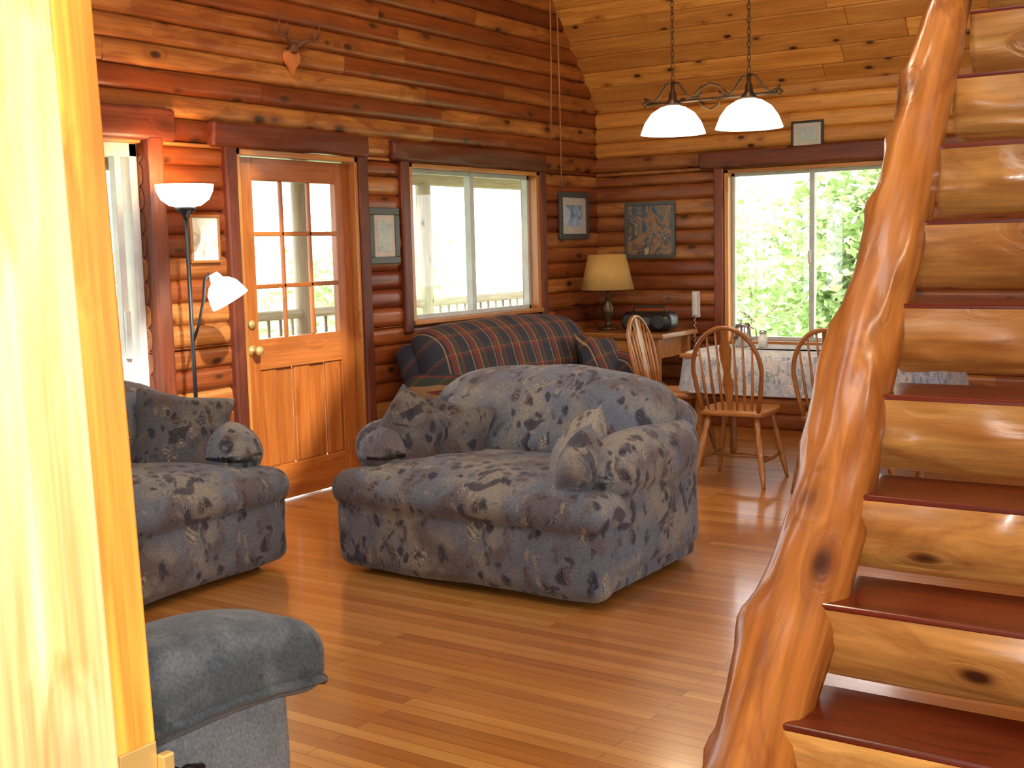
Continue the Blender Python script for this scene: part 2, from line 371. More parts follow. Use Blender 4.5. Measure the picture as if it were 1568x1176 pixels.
def logwall(name,M,lim,ops,zmax,matf):
    w=MB()
    for i in range(len(zs)-1):
        z0,z1=zs[i],zs[i+1]
        if z0>zmax: break
        cuts=sorted({z0,z1,*[e for o in ops for e in (o[2],o[3]) if z0<e<z1]})
        cuts=[c for j,c in enumerate(cuts) if j==0 or c-cuts[j-1]>0.012 or j==len(cuts)-1]
        for c0,c1 in zip(cuts,cuts[1:]):
            y0,y1=lim((c0+c1)/2)
            if y1-y0<0.2: continue
            for a,b in segs(y0,y1,ops,c0,c1):
                pts=[a]
                while b-pts[-1]>2.6: pts.append(pts[-1]+random.uniform(1.2,2.4))
                pts.append(b)
                for p,q in zip(pts,pts[1:]): w.log(p,q,c0,c1,matf(c0),M)
    return w.obj(name)
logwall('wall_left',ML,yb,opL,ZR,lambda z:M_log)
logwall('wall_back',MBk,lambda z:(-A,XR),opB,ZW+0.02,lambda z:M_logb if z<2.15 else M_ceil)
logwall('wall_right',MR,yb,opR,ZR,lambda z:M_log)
w=MB()
for i in range(21):
    for a,b in segs(-A,XR,[(-1.04,0.06,-1,2.1)],i*H,(i+1)*H):
        w.box((a,0.62,i*H),(b,Y0,(i+1)*H),M_log,0.014,ax='x')
w.obj('wall_front')
w=MB()  # unseen hall shell around the camera, added to cut daylight on the jamb
for i in range(21):
    for a,b in segs(-2.2,1.8,[(-1.2,0.9,0.9,2.0)],i*H,(i+1)*H): w.box((a,-2.34,i*H),(b,-2.2,(i+1)*H),M_log,0.014)
w.obj('hall_block_back')
w=MB()
for i in range(21): w.box((-2.34,-2.3,i*H),(-2.2,0.6,(i+1)*H),M_log,0.014,ax='y')
w.obj('hall_block_left')
w=MB()
for i in range(21): w.box((1.8,-2.3,i*H),(1.94,0.6,(i+1)*H),M_log,0.014,ax='y')
w.obj('hall_block_right')
w=MB()
for i in range(20): w.box((-2.3,-2.3+i*0.15,2.55),(1.9,-2.3+(i+1)*0.15,2.61),M_ceil,0.008)
w.obj('hall_block_top')
w=MB()
Sh=Matrix.Identity(4); Sh[0][2]=-0.038; Sh[0][3]=0.038*1.20
w.box((-1.04,0.50,0),(-1.0,0.745,2.1),M_jamb,0.004,ax='z',rnd=0.9,M=Sh)
w.box((-1.04,0.745,0),(-1.010,0.80,2.1),M_jamb2,0.003,ax='z',rnd=0.8,M=Sh)
w.box((-1.16,0.78,0),(-1.03,0.80,2.2),M_trim,0.004,ax='z',M=Sh)
w.box((0.04,0.50,0),(0.08,0.80,2.1),M_jamb,0.004,ax='z')
w.box((-1.08,0.50,2.1),(0.08,0.80,2.14),M_jamb,0.004,ax='x')
w.obj('trim_1')
w=MB()
w.box((-1.010,0.748,0.84),(-1.006,0.795,0.955),M_brass,0.001)
w.box((-1.006,0.760,0.87),(-1.0055,0.780,0.925),M_black,0.0002)
w.box((-1.008,0.795,0.86),(-0.996,0.810,0.94),M_brass,0.002)
w.obj('strike_plate',(0.0115,0,0.005))
w=MB(); w.box((-A-0.14,0.3,-0.1),(XR+0.14,B+0.14,0.0),M_floor,0.001); w.box((-2.3,-2.3,-0.1),(1.9,0.3,0.0),M_floor,0.001); w.obj('floor')
w=MB()
ang=math.atan(SL); pw=0.15; Ls=(B-YR)/math.cos(ang)
FILL_GAPS=[(-4.2,-2.6),(-1.2,0.4)]  # unseen skylight openings, added to let daylight fill the room
for side in (0,1):
    base=Vector((0,B,ZW)) if side==0 else Vector((0,2*YR-B,ZW))
    d=Vector((0,-math.cos(ang),math.sin(ang))) if side==0 else Vector((0,math.cos(ang),math.sin(ang)))
    k=-2
    while k*pw<Ls:
        c=base+d*(k*pw+pw/2)
        M=T(c)@Matrix.Rotation(-ang if side==0 else ang,4,'X')
        ops=[(a,b,0,1) for a,b in FILL_GAPS] if side==1 and 12<=k<22 else []
        for (a,b) in segs(-A-0.1,XR+0.1,ops,0.4,0.6):
            pts=[a]
            while b-pts[-1]>3.2: pts.append(pts[-1]+random.uniform(1.6,3.0))
            pts.append(b)
            for p,q in zip(pts,pts[1:]): w.box((p,-pw/2,0),(q,pw/2,0.06),M_ceil,0.011,M=M)
        k+=1
w.obj('ceiling')
w=MB()
def deck(side,a,b,s0,s1):
    base=Vector((0,B,ZW)) if side==0 else Vector((0,2*YR-B,ZW))
    d=Vector((0,-math.cos(ang),math.sin(ang))) if side==0 else Vector((0,math.cos(ang),math.sin(ang)))
    c=base+d*((s0+s1)/2)
    M=T(c)@Matrix.Rotation(-ang if side==0 else ang,4,'X')
    w.box((a,-(s1-s0)/2,0.09),(b,(s1-s0)/2,0.15),M_porch,0.004,M=M)
deck(0,-A-0.5,XR+0.5,-0.7,Ls+0.1)
s0,s1=12*pw,22*pw  # roof band left open for the added skylights
deck(1,-A-0.5,XR+0.5,-0.1,s0); deck(1,-A-0.5,XR+0.5,s1,Ls+0.1)
for a,b in ((-A-0.5,-4.2),(-2.6,-1.2),(0.4,XR+0.5)): deck(1,a,b,s0,s1)
w.obj('roof')

# ------------------------------------------------------------ doors/windows
def pane(w,lo,hi): w.box(lo,hi,M_glass,0.0005)
w=MB(); x0,x1,z0,z1=opB[0]
for lo,hi,ax in (((x0,B-0.02,z0),(x0+0.035,B+0.13,z1),'z'),((x1-0.035,B-0.02,z0),(x1,B+0.13,z1),'z'),((x0,B-0.02,z1-0.03),(x1,B+0.13,z1),'x'),((x0,B-0.04,z0),(x1,B+0.13,z0+0.03),'x')):
    w.box(lo,hi,M_frame,0.004,ax=ax)
a0,a1,b0,b1=x0+0.035,x1-0.035,z0+0.03,z1-0.03; xm=(a0+a1)/2
for lo,hi in (((a0,B+0.05,b0),(a0+0.025,B+0.09,b1)),((a1-0.025,B+0.05,b0),(a1,B+0.09,b1)),((xm-0.02,B+0.04,b0),(xm+0.02,B+0.09,b1)),((a0,B+0.05,b0),(a1,B+0.09,b0+0.03)),((a0,B+0.05,b1-0.025),(a1,B+0.09,b1))):
    w.box(lo,hi,M_vinyl,0.003)
w.box((xm-0.03,B+0.025,1.30),(xm+0.0,B+0.045,1.40),M_white,0.008)
pane(w,(a0,B+0.068,b0),(a1,B+0.072,b1)); w.obj('window_2')
def header(w,a,b,z,along,r=0.06):
    sd=random.random()*30; L=b-a
    def sh(O,u):
        e=noise.noise(Vector((O.x*2.2,sd,0)))*0.016+noise.noise(Vector((O.x*7,sd+5,0)))*0.006
        e2=noise.noise(Vector((O.x*1.9,sd+9,0)))*0.016
        O.z+=(e if u[2]>0 else e2)*abs(u[2]); O.y+=0.012*noise.noise(Vector((O.x*3,O.z*12,sd))); return O
    n=max(8,int(L/0.07)); vs,fs=rbox((L,0.085,r*2.25),0.022,3,n,(0,0,0),0,3,0,sh)
    M=T(((a+b)/2,B-0.005,z)) if along=='x' else T((-A+0.005,(a+b)/2,z))@R(90,'Z')
    w.add((vs,fs),M_trim,M,True,rnd=0.6)
w=MB()
header(w,-4.05,-2.25,2.12,'x')
w.box((x0-0.09,B-0.03,z0-0.05),(x0-0.003,B+0.04,z1+0.03),M_trim,0.012,ax='z')
w.box((x1+0.003,B-0.03,z0-0.05),(x1+0.09,B+0.04,z1+0.03),M_trim,0.012,ax='z')
w.box((x0-0.12,B-0.04,z0-0.10),(x1+0.12,B+0.04,z0-0.005),M_trim,0.012)
w.obj('trim_2')
w=MB(); y0,y1,z0,z1=opL[2]
for lo,hi,ax in (((-A-0.13,y0,z0),(-A+0.02,y0+0.035,z1),'z'),((-A-0.13,y1-0.045,z0),(-A+0.02,y1,z1),'z'),((-A-0.13,y0,z1-0.03),(-A+0.02,y1,z1),'y'),((-A-0.13,y0,z0),(-A+0.04,y1,z0+0.03),'y')):
    w.box(lo,hi,M_frame,0.004,ax=ax)
a0,a1,b0,b1=y0+0.035,y1-0.045,z0+0.03,z1-0.03; ym=(a0+a1)/2
for lo,hi in (((-A-0.1,a0,b0),(-A-0.05,a0+0.03,b1)),((-A-0.1,a1-0.03,b0),(-A-0.05,a1,b1)),((-A-0.1,ym-0.025,b0),(-A-0.045,ym+0.025,b1)),((-A-0.1,a0,b0),(-A-0.05,a1,b0+0.03)),((-A-0.1,a0,b1-0.03),(-A-0.05,a1,b1))):
    w.box(lo,hi,M_vinyl,0.003)
pane(w,(-A-0.078,a0,b0),(-A-0.074,a1,b1)); w.obj('window_1')
w=MB()
header(w,6.12,8.0,2.12,'y')
w.box((-A-0.04,y0-0.09,z0-0.05),(-A+0.03,y0-0.003,z1+0.03),M_trim,0.012,ax='z')
w.box((-A-0.04,y1+0.003,z0-0.05),(-A+0.03,y1+0.09,z1+0.03),M_trim,0.012,ax='z')
w.obj('trim_3')
w=MB(); y0,y1=4.79,5.75; X0,X1=-A-0.075,-A-0.030
w.box((X0,y0,0.01),(X1,y0+0.13,2.02),M_door,0.004,ax='z'); w.box((X0,y1-0.13,0.01),(X1,y1,2.02),M_door,0.004,ax='z')
gy0,gy1=y0+0.13,y1-0.13
w.box((X0,gy0,1.89),(X1,gy1,2.02),M_door,0.004,ax='y'); w.box((X0,gy0,0.80),(X1,gy1,0.98),M_door,0.004,ax='y'); w.box((X0,gy0,0.01),(X1,gy1,0.22),M_door,0.004,ax='y')
for i in range(1,3):
    yy=gy0+(gy1-gy0)*i/3; w.box((X0+0.022,yy-0.012,0.98),(X1-0.002,yy+0.012,1.89),M_door,0.005,ax='z')
    zz=0.98+0.91*i/3; w.box((X0+0.022,gy0,zz-0.013),(X1-0.002,gy1,zz+0.013),M_door,0.005,ax='y')
pane(w,(-A-0.055,gy0,0.98),(-A-0.051,gy1,1.89))
n=5
for i in range(n):
    a=gy0+(gy1-gy0)*i/n; b=gy0+(gy1-gy0)*(i+1)/n
    w.box((X0+0.01,a+0.002,0.22),(X1-0.012-0.012*(i%2),b-0.002,0.80),M_door,0.008,ax='z')
w.lathe([(0.0,0),(0.033,0.002),(0.033,0.008),(0.012,0.012),(0.012,0.035),(0.026,0.045),(0.03,0.06),(0.022,0.072),(0,0.075)],M_brass,16,T((X1,y0+0.07,0.92))@R(90,'Y'))
w.lathe([(0.0,0),(0.028,0.002),(0.024,0.014),(0,0.016)],M_brass,16,T((X1,y0+0.07,1.07))@R(90,'Y'))
w.obj('door_1')
w=MB()
for lo,hi,ax in (((-A-0.09,4.76,0),(-A+0.02,4.788,2.06),'z'),((-A-0.09,5.752,0),(-A+0.02,5.78,2.06),'z'),((-A-0.09,4.76,2.025),(-A+0.02,5.78,2.06),'y')): w.box(lo,hi,M_frame,0.003,ax=ax)
header(w,4.58,5.88,2.13,'y',0.062)
w.box((-A-0.04,4.67,0),(-A+0.035,4.757,2.08),M_trim,0.012,ax='z'); w.box((-A-0.04,5.783,0),(-A+0.035,5.87,2.08),M_trim,0.012,ax='z')
w.obj('trim_4')
w=MB(); y0,y1=2.15,4.12
for lo,hi in (((-A-0.12,y0,0),(-A-0.03,y0+0.07,2.05)),((-A-0.12,y1-0.05,0),(-A-0.03,y1,2.05)),((-A-0.12,y0,1.98),(-A-0.03,y1,2.05)),((-A-0.12,y0,0),(-A-0.03,y1,0.08)),((-A-0.11,3.06,0),(-A-0.04,3.14,2.0)),((-A-0.08,3.98,0.05),(-A-0.035,4.02,2.0))):
    w.box(lo,hi,M_white,0.004)
w.box((-A-0.035,3.98,0.95),(-A-0.01,4.01,1.2),M_white,0.006)
pane(w,(-A-0.078,y0,0.05),(-A-0.074,y1,2.0)); w.obj('door_2')
w=MB()
header(w,1.9,4.33,2.15,'y',0.075)
w.box((-A-0.04,4.125,0),(-A+0.05,4.24,2.1),M_trim,0.025,ax='z')
w.obj('trim_5')
w=MB(); y0,y1,z0,z1=opR[0]  # frame of the unseen window added to brighten the room
for lo,hi,ax in (((XR-0.02,y0,z0),(XR+0.13,y0+0.04,z1),'z'),((XR-0.02,y1-0.04,z0),(XR+0.13,y1,z1),'z'),((XR-0.02,y0,z1-0.04),(XR+0.13,y1,z1),'y'),((XR-0.02,y0,z0),(XR+0.13,y1,z0+0.04),'y'),((XR+0.04,4.77,z0),(XR+0.09,4.83,z1),'z')): w.box(lo,hi,M_frame,0.004,ax=ax)
w.obj('fill_window')

# ------------------------------------------------------------ wall decorations
def frame(name,c,wd,ht,normal,fm,am,bw=0.03,mat=0.05):
    w=MB()
    w.box((-wd/2,0,-ht/2),(wd/2,0.02,-ht/2+bw),fm,0.004); w.box((-wd/2,0,ht/2-bw),(wd/2,0.02,ht/2),fm,0.004)
    w.box((-wd/2,0,-ht/2+bw),(-wd/2+bw,0.02,ht/2-bw),fm,0.004,ax='z'); w.box((wd/2-bw,0,-ht/2+bw),(wd/2,0.02,ht/2-bw),fm,0.004,ax='z')
    w.box((-wd/2+bw,0.008,-ht/2+bw),(wd/2-bw,0.012,ht/2-bw),M_paper if mat else am,0.0005)
    if mat: w.box((-wd/2+bw+mat,0.004,-ht/2+bw+mat),(wd/2-bw-mat,0.010,ht/2-bw-mat),am,0.0005)
    return w.obj(name,c,90 if normal=='x' else 0)
M_fgrey=plain('grey_frame',(0.07,0.08,0.075),0.4); M_fblack=plain('black_frame',(0.02,0.02,0.02),0.4)
frame('framed_sketch',(-A+0.022,4.51,1.56),0.21,0.26,'x',M_oak,M_art3,0.015,0.0)
frame('framed_certificate',(-A+0.022,6.03,1.57),0.30,0.36,'x',M_fgrey,M_art4,0.045,0.035)
frame('framed_landscape_print',(-A+0.022,8.45,1.72),0.46,0.38,'x',M_fgrey,M_art2,0.045,0.06)
frame('framed_painting',(-4.5,B-0.022,1.59),0.46,0.46,'y',M_fgrey,M_art1,0.03,0.0)
frame('framed_photograph',(-3.17,B-0.022,2.27),0.25,0.20,'y',M_fblack,M_art4,0.018,0.03)
w=MB()
hp=[]
for i in range(40):
    t=2*PI*i/40; hp.append((16*math.sin(t)**3*0.0038,(13*math.cos(t)-5*math.cos(2*t)-2*math.cos(3*t)-math.cos(4*t))*0.0048))
vs=[Vector((0.0,a,b)) for a,b in hp]+[Vector((0.03,a*0.9,b*0.9)) for a,b in hp]
w.add((vs,[list(range(40))[::-1],list(range(40,80))]+[[i,(i+1)%40,40+(i+1)%40,40+i] for i in range(40)]),M_heart)
for s in (-1,1):
    w.tube([(0.02,s*0.02,0.06),(0.05,s*0.05,0.10),(0.07,s*0.10,0.12),(0.07,s*0.16,0.13),(0.06,s*0.20,0.17)],[0.014,0.013,0.011,0.008,0.003],M_antler,8)
    w.tube([(0.07,s*0.10,0.12),(0.10,s*0.11,0.16),(0.09,s*0.11,0.20)],[0.010,0.007,0.002],M_antler,8)
    w.tube([(0.07,s*0.16,0.13),(0.09,s*0.165,0.18),(0.08,s*0.16,0.22)],[0.008,0.005,0.002],M_antler,8)
w.add(soft((0.05,0.07,0.06),0.025,k=3,m=2,nz=0.004),M_antler,T((0.03,0,0.065)),True)
w.obj('deer_antler_mount',(-A+0.004,5.24,2.59))
w=MB()
M_cord=plain('cord',(0.45,0.20,0.07),0.7)
w.tube([(-A+0.05,8.20,1.97),(-A+0.06,8.18,2.6),(-A+0.1,8.10,3.3)],0.006,M_cord,6)
w.tube([(-A+0.05,8.05,2.3),(-A+0.06,8.06,2.8),(-A+0.1,8.0,3.4)],0.006,M_cord,6)
w.lathe([(0,0),(0.014,0.005),(0.012,0.05),(0.004,0.06)],M_antler,10,T((-A+0.05,8.2,1.93)))
w.obj('pull_cord')
w=MB()
w.add(soft((0.055,0.045,0.20),0.02,k=3,m=2,nz=0),M_white,T((0,-0.025,0.11)),True)
w.box((-0.035,-0.02,-0.0),(0.035,0,0.21),M_white,0.006)
w.tube([(0,-0.03,0.01)]+[(0.008*math.cos(i*0.9),-0.03+0.008*math.sin(i*0.9),-i*0.006) for i in range(1,50)],0.003,M_white,5)
w.obj('wall_telephone',(-4.09,B-0.001,0.88))

# ------------------------------------------------------------ upholstered seats
def sofa(name,W,loc,rot,fab,pillows=(),hb=0.90,flat=False):
    w=MB()
    for sx in (-1,1):
        for y in (-0.36,0.38): w.lathe([(0.025,0),(0.03,0.05)],M_black,10,T((sx*(W/2-0.12),y,0)))
    w.add(soft((W-0.08,0.92,0.36),0.05,nz=0.008,seed=1),fab,T((0,0.02,0.20)),True)
    w.add(soft((W-0.01,0.16,0.34),0.065,(0,0.025,0),0.012,5,3,m=16),fab,T((0,-0.43,0.19)),True)
    w.add(soft((W-0.34,0.76,0.18),0.07,(0,0,0.035),0.012,4,5,m=14),fab,T((0,-0.10,0.41)),True)
    w.add(soft((W+0.03,0.28,0.17),0.085,(0,0.02,0.015),0.014,4,8,m=16),fab,T((0,-0.395,0.385)),True)
    for sx in (-1,1):
        def arm(O,u,sx=sx):
            O.x+=sx*0.03*max(0,u[2]); O.z-=0.035*max(0,-u[1])**2*(u[2]>0); return O
        w.add(soft((0.21,0.80,0.50),0.07,(0.02,0,0),0.012,4,11+sx,m=8),fab,T((sx*(W/2-0.12),0.08,0.33)),True)
        w.add(soft((0.30,0.80,0.29),0.14,(0.01,0.02,0.0),0.014,4,15+sx,m=8,shape=arm),fab,T((sx*(W/2-0.115),0.04,0.54)),True)
    def crown(O,u):
        if u[2]>0: O.z-=(0.05 if flat else 0.09)*abs(u[0])**3.5*u[2]
        O.y+=0.08*u[2]; return O
    w.add(soft((W-0.06,0.22,0.60),0.10,(0,0.02,0),0.012,4,21,m=14,shape=crown),fab,T((0,0.37,hb-0.36)),True)
    w.add(soft((W-0.10,0.30,0.44),0.14,(0,0.03,0.02),0.018,3.5,25,m=16,shape=crown),fab,T((0,0.26,hb-0.205)),True)
    for (px,py,pz,rx,ry,rz,sz,pm) in pillows:
        w.add(pillow(sz,sz,0.17),pm,T((px,py,pz))@R(rz,'Z')@R(rx,'X')@R(ry,'Y'),True)
    return w.obj(name,loc,rot)
sofa('loveseat',1.42,(-3.0,4.55,0),0,M_floral,[(-0.50,-0.16,0.60,-28,35,35,0.38,M_pilA),(-0.36,-0.04,0.58,-22,10,20,0.36,M_pilA),(0.42,-0.20,0.57,-25,-38,-48,0.36,M_pilB),(0.50,-0.33,0.54,-20,30,-60,0.30,M_floral)],hb=0.87)
sofa('loveseat',1.46,(-4.47,3.30,0),90,M_floral,[(0.46,-0.08,0.62,-28,12,-32,0.46,M_pilA)],hb=0.88)
sofa('sofa',2.0,(-4.43,6.98,0),90,M_plaid,[(0.70,-0.1,0.62,-25,10,-10,0.42,M_plaid)],hb=0.96,flat=True)
w=MB()
w.box((-0.36,-0.34,0.0),(0.36,0.30,0.06),M_black,0.01)
for sx in (-1,1):
    w.add(soft((0.20,0.86,0.50),0.04,(0.010,0,0),0.005,5,2,m=10),M_blue2,T((sx*0.38,0,0.30)),True)
    def ar(O,u,sx=sx):
        O.z-=0.06*max(0,u[1])**3; O.z-=0.05*max(0,-u[1]); O.x+=sx*0.02; return O
    w.add(soft((0.28,0.98,0.17),0.07,(0,0,0.02),0.008,5,4+sx,m=12,shape=ar),M_blue,T((sx*0.38,0.03,0.60)),True)
    w.tube([(sx*(0.38+0.150),-0.42+0.9*i/18,0.548-0.01*abs(i/9-1)**2-0.03*max(0,i/9-1)**2+0.004*(i%2)) for i in range(19)],0.012,M_blue,8)
w.add(soft((0.60,0.70,0.24),0.08,(0,0.02,0.04),0.01,m=10),M_blue2,T((0,0.07,0.40)),True)
w.add(soft((0.60,0.16,0.32),0.06,(0,0.03,0),0.008,m=10),M_blue,T((0,0.40,0.22)),True)
w.add(soft((0.74,0.26,0.75),0.11,(0,0.03,0),0.014,m=10),M_blue,T((0,-0.34,0.68))@R(12,'X'),True)
w.tube([(0.46,0.05,0.42),(0.505,0.05,0.42)],0.04,M_black,16)
w.tube([(0.50,0.05,0.42),(0.515,0.09,0.44),(0.512,0.13,0.43)],[0.012,0.014,0.010],M_black,8)
w.obj('recliner',(-2.35,1.45,0),0)

# ------------------------------------------------------------ lamps
def pt(name,loc,e,col=(1,0.75,0.45),rad=0.05,parent=None):
    l=bpy.data.lights.new(name,'POINT'); l.energy=e; l.color=col; l.shadow_soft_size=rad
    o=bpy.data.objects.new(name,l); S.collection.objects.link(o); o.location=loc
    if parent: o.parent=parent
    return o
w=MB()
w.lathe([(0,0),(0.13,0),(0.135,0.015),(0.05,0.03),(0.015,0.05)],M_black,28)
w.tube([(0,0,0.04),(0,0,1.70)],0.011,M_black,12)
w.lathe([(0.012,1.66),(0.02,1.68),(0.05,1.70),(0.055,1.715),(0.02,1.72)],M_black,20)
w.lathe([(0.03,1.715),(0.08,1.725),(0.12,1.755),(0.142,1.80),(0.145,1.83),(0.139,1.83),(0.115,1.765),(0.075,1.735),(0.0,1.73)],M_shade,32)
w.tube([(0,0,1.02),(0.02,0.03,1.12),(0.04,0.05,1.24),(0.045,0.06,1.34),(0.06,0.08,1.38)],0.008,M_black,8)
Mg=T((0.08,0.10,1.36))@Matrix.Rotation(math.radians(-30),4,Vector((-0.8,0.6,0)))
w.lathe([(0.0,0.02),(0.022,0.018),(0.03,0.0),(0.035,-0.02),(0.06,-0.035),(0.085,-0.065),(0.098,-0.11),(0.104,-0.145),(0.098,-0.145),(0.09,-0.11),(0.07,-0.06),(0.0,-0.04)],M_shade,24,Mg)
w.lathe([(0,-0.05),(0.03,-0.07),(0.032,-0.10),(0.015,-0.125),(0,-0.13)],M_shade,14,Mg)
lamp=w.obj('floor_lamp',(-A+0.24,4.185,0))
pt('lamp_bulb',(0,0,1.90),11,(1,0.46,0.18),parent=lamp)
pt('reading_bulb',(0.13,0.16,1.16),2,(1,0.75,0.45),0.03,parent=lamp)
w=MB()
w.lathe([(0,0),(0.09,0),(0.09,0.015),(0.03,0.03),(0.02,0.06),(0.05,0.12),(0.055,0.17),(0.02,0.24),(0.012,0.28),(0.012,0.34)],M_bronze,20)
w.lathe([(0.215,0.32),(0.15,0.60),(0.146,0.60),(0.211,0.32),(0.215,0.32)],M_lshade,32)
w.obj('table_lamp',(-4.66,8.40,0.802))
w=MB(); xs=(-0.245,0.245)
for x in xs:
    w.lathe([(0.035,0.11),(0.075,0.10),(0.13,0.065),(0.17,0.01),(0.192,-0.045),(0.197,-0.06),(0.190,-0.058),(0.165,0.0),(0.125,0.055),(0.07,0.09),(0.0,0.10)],M_shade,36,T((x,0,0)))
    w.lathe([(0.0,0.105),(0.045,0.105),(0.05,0.12),(0.025,0.15),(0.02,0.19),(0.012,0.20),(0.012,0.25),(0,0.25)],M_bronze,16,T((x,0,0)))
    for s in (-1,1): w.tube([(x,0,0.25),(x+s*0.04,0,0.24),(x+s*0.09,0,0.17),(x+s*0.13,0,0.14),(x+s*0.17,0,0.15),(x+s*0.19,0,0.17)],0.007,M_bronze,6)
    z=0.25; i=0
    while z<2.9:
        L=[(x+0.010*math.cos(a)*(i%2==0),0.010*math.cos(a)*(i%2),z+0.024+0.024*math.sin(a)) for a in [2*PI*q/8 for q in range(9)]]
        w.tube(L,0.0028,M_bronze,4); z+=0.036; i+=1
w.tube([(-0.42,0,0.13),(0.42,0,0.13)],0.008,M_bronze,8)
w.tube([(-0.12,0,0.14),(-0.06,0,0.20),(0,0,0.22),(0.06,0,0.20),(0.12,0,0.14)],0.007,M_bronze,6)
w.tube([(-0.07,0,0.13),(-0.05,0,0.09),(0,0,0.07),(0.05,0,0.09),(0.07,0,0.13)],0.006,M_bronze,6)
for s in (-1,1): w.tube([(s*(0.43+0.022*math.cos(a)*(1-a/14)),0,0.13+0.022*math.sin(a)*(1-a/14)) for a in [q*0.6 for q in range(14)]],0.005,M_bronze,5)
pend=w.obj('pendant_light',(-3.0,6.7,2.195))
for x in xs: pt('pendant_bulb',(x,0,-0.0),12,parent=pend)
for k,(x,y,z,e) in enumerate(((-2.2,4.3,4.6,92),(1.0,3.0,4.0,45))):  # out-of-frame globes with point lights, added as warm room fill
    w=MB()
    w.lathe([(0,-0.14),(0.08,-0.12),(0.14,-0.03),(0.14,0.03),(0.08,0.12),(0.03,0.14),(0,0.14)],M_shade,20)
    w.tube([(0,0,0.14),(0,0,2.2)],0.008,M_bronze,6)
    o=w.obj('fill_globe',(x,y,z)); pt('fill_point',(0,0,-0.30),e,(1,0.77,0.52),0.16,o)

# ------------------------------------------------------------ side table, radio
w=MB()
w.box((-4.93,8.05,0.76),(-4.0,8.68,0.80),M_oak,0.008)
for x in (-4.88,-4.07):
    for y in (8.1,8.61): w.box((x-0.025,y-0.025,0),(x+0.025,y+0.025,0.76),M_oak,0.006,ax='z')
w.box((-4.86,8.09,0.60),(-4.09,8.62,0.76),M_oak,0.004); w.box((-4.80,8.08,0.62),(-4.15,8.092,0.74),M_oak,0.004)
w.lathe([(0.0,0.0),(0.012,0.004),(0.01,0.02),(0,0.022)],M_brass,12,T((-4.47,8.08,0.68))@R(90,'X'))
w.box((-4.86,8.1,0.2),(-4.09,8.62,0.22),M_oak,0.004)
w.obj('side_table')
w=MB()
w.add(soft((0.44,0.20,0.15),0.06,(0,0.01,0.0),0,k=4,m=3),M_black,T((0,0,0.076)),True)
for s in (-1,1):
    w.lathe([(0.052,0),(0.056,0.008),(0.045,0.010),(0.02,0.004),(0,0.008)],M_fblack,20,T((s*0.13,-0.104,0.075))@R(90,'X'))
w.box((-0.05,-0.112,0.05),(0.05,-0.10,0.11),M_fgrey,0.003)
w.tube([(-0.15,0,0.14),(-0.13,0,0.19),(0.13,0,0.19),(0.15,0,0.14)],0.008,M_black,8)
w.obj('portable_radio',(-4.25,8.33,0.803))

# ------------------------------------------------------------ dining set
w=MB()
TX0,TX1,TY0,TY1=-3.42,-1.75,7.06,7.86
cx,cy=(TX0+TX1)/2,(TY0+TY1)/2
vs=[];fs=[];n=96
def outline(s,grow,wave):
    a=2*PI*s/n; c,si=math.cos(a),math.sin(a)
    e=0.35; x=(abs(c)**e)*math.copysign(1,c); y=(abs(si)**e)*math.copysign(1,si)
    g=grow+wave*math.sin(a*22)
    return (cx+x*((TX1-TX0)/2+g),cy+y*((TY1-TY0)/2+g))
rings=[(-0.35,0,0.765),(-0.02,0,0.765),(0.0,0,0.757),(0.012,0.003,0.72),(0.02,0.010,0.62),(0.028,0.018,0.51)]
for g,wv,z in rings:
    for s in range(n):
        x,y=outline(s,g,wv); vs.append(Vector((x,y,z)))
for i in range(len(rings)-1):
    for j in range(n):
        k=(j+1)%n; fs.append([i*n+j,i*n+k,(i+1)*n+k,(i+1)*n+j])
fs.append([j for j in range(n)])
w.add((vs,fs),M_cloth,None,True)
w.box((TX0+0.02,TY0+0.02,0.73),(TX1-0.02,TY1-0.02,0.758),M_oak,0.006)
for x in (TX0+0.12,TX1-0.12):
    for y in (TY0+0.12,TY1-0.12):
        w.lathe([(0.025,0),(0.03,0.05),(0.022,0.12),(0.035,0.3),(0.028,0.5),(0.04,0.6),(0.04,0.73)],M_oak,14,T((x,y,0)))
w.obj('dining_table')
w=MB()
w.lathe([(0,0),(0.05,0),(0.055,0.01),(0.055,0.12),(0.05,0.15),(0.052,0.155),(0.046,0.15),(0.046,0.02),(0,0.015)],M_chrome,24)
w.tube([(0.052,0,0.13),(0.09,0,0.12),(0.095,0,0.07),(0.055,0,0.04)],0.006,M_chrome,8)
w.obj('coffee_mug',(-3.17,7.60,0.768))
w=MB()
w.lathe([(0,0),(0.03,0),(0.032,0.06),(0.02,0.08),(0.022,0.10),(0,0.105)],M_white,16); w.lathe([(0.023,0.09),(0.024,0.11),(0,0.115)],M_chrome,16)
w.obj('salt_shaker',(-3.02,7.58,0.768))
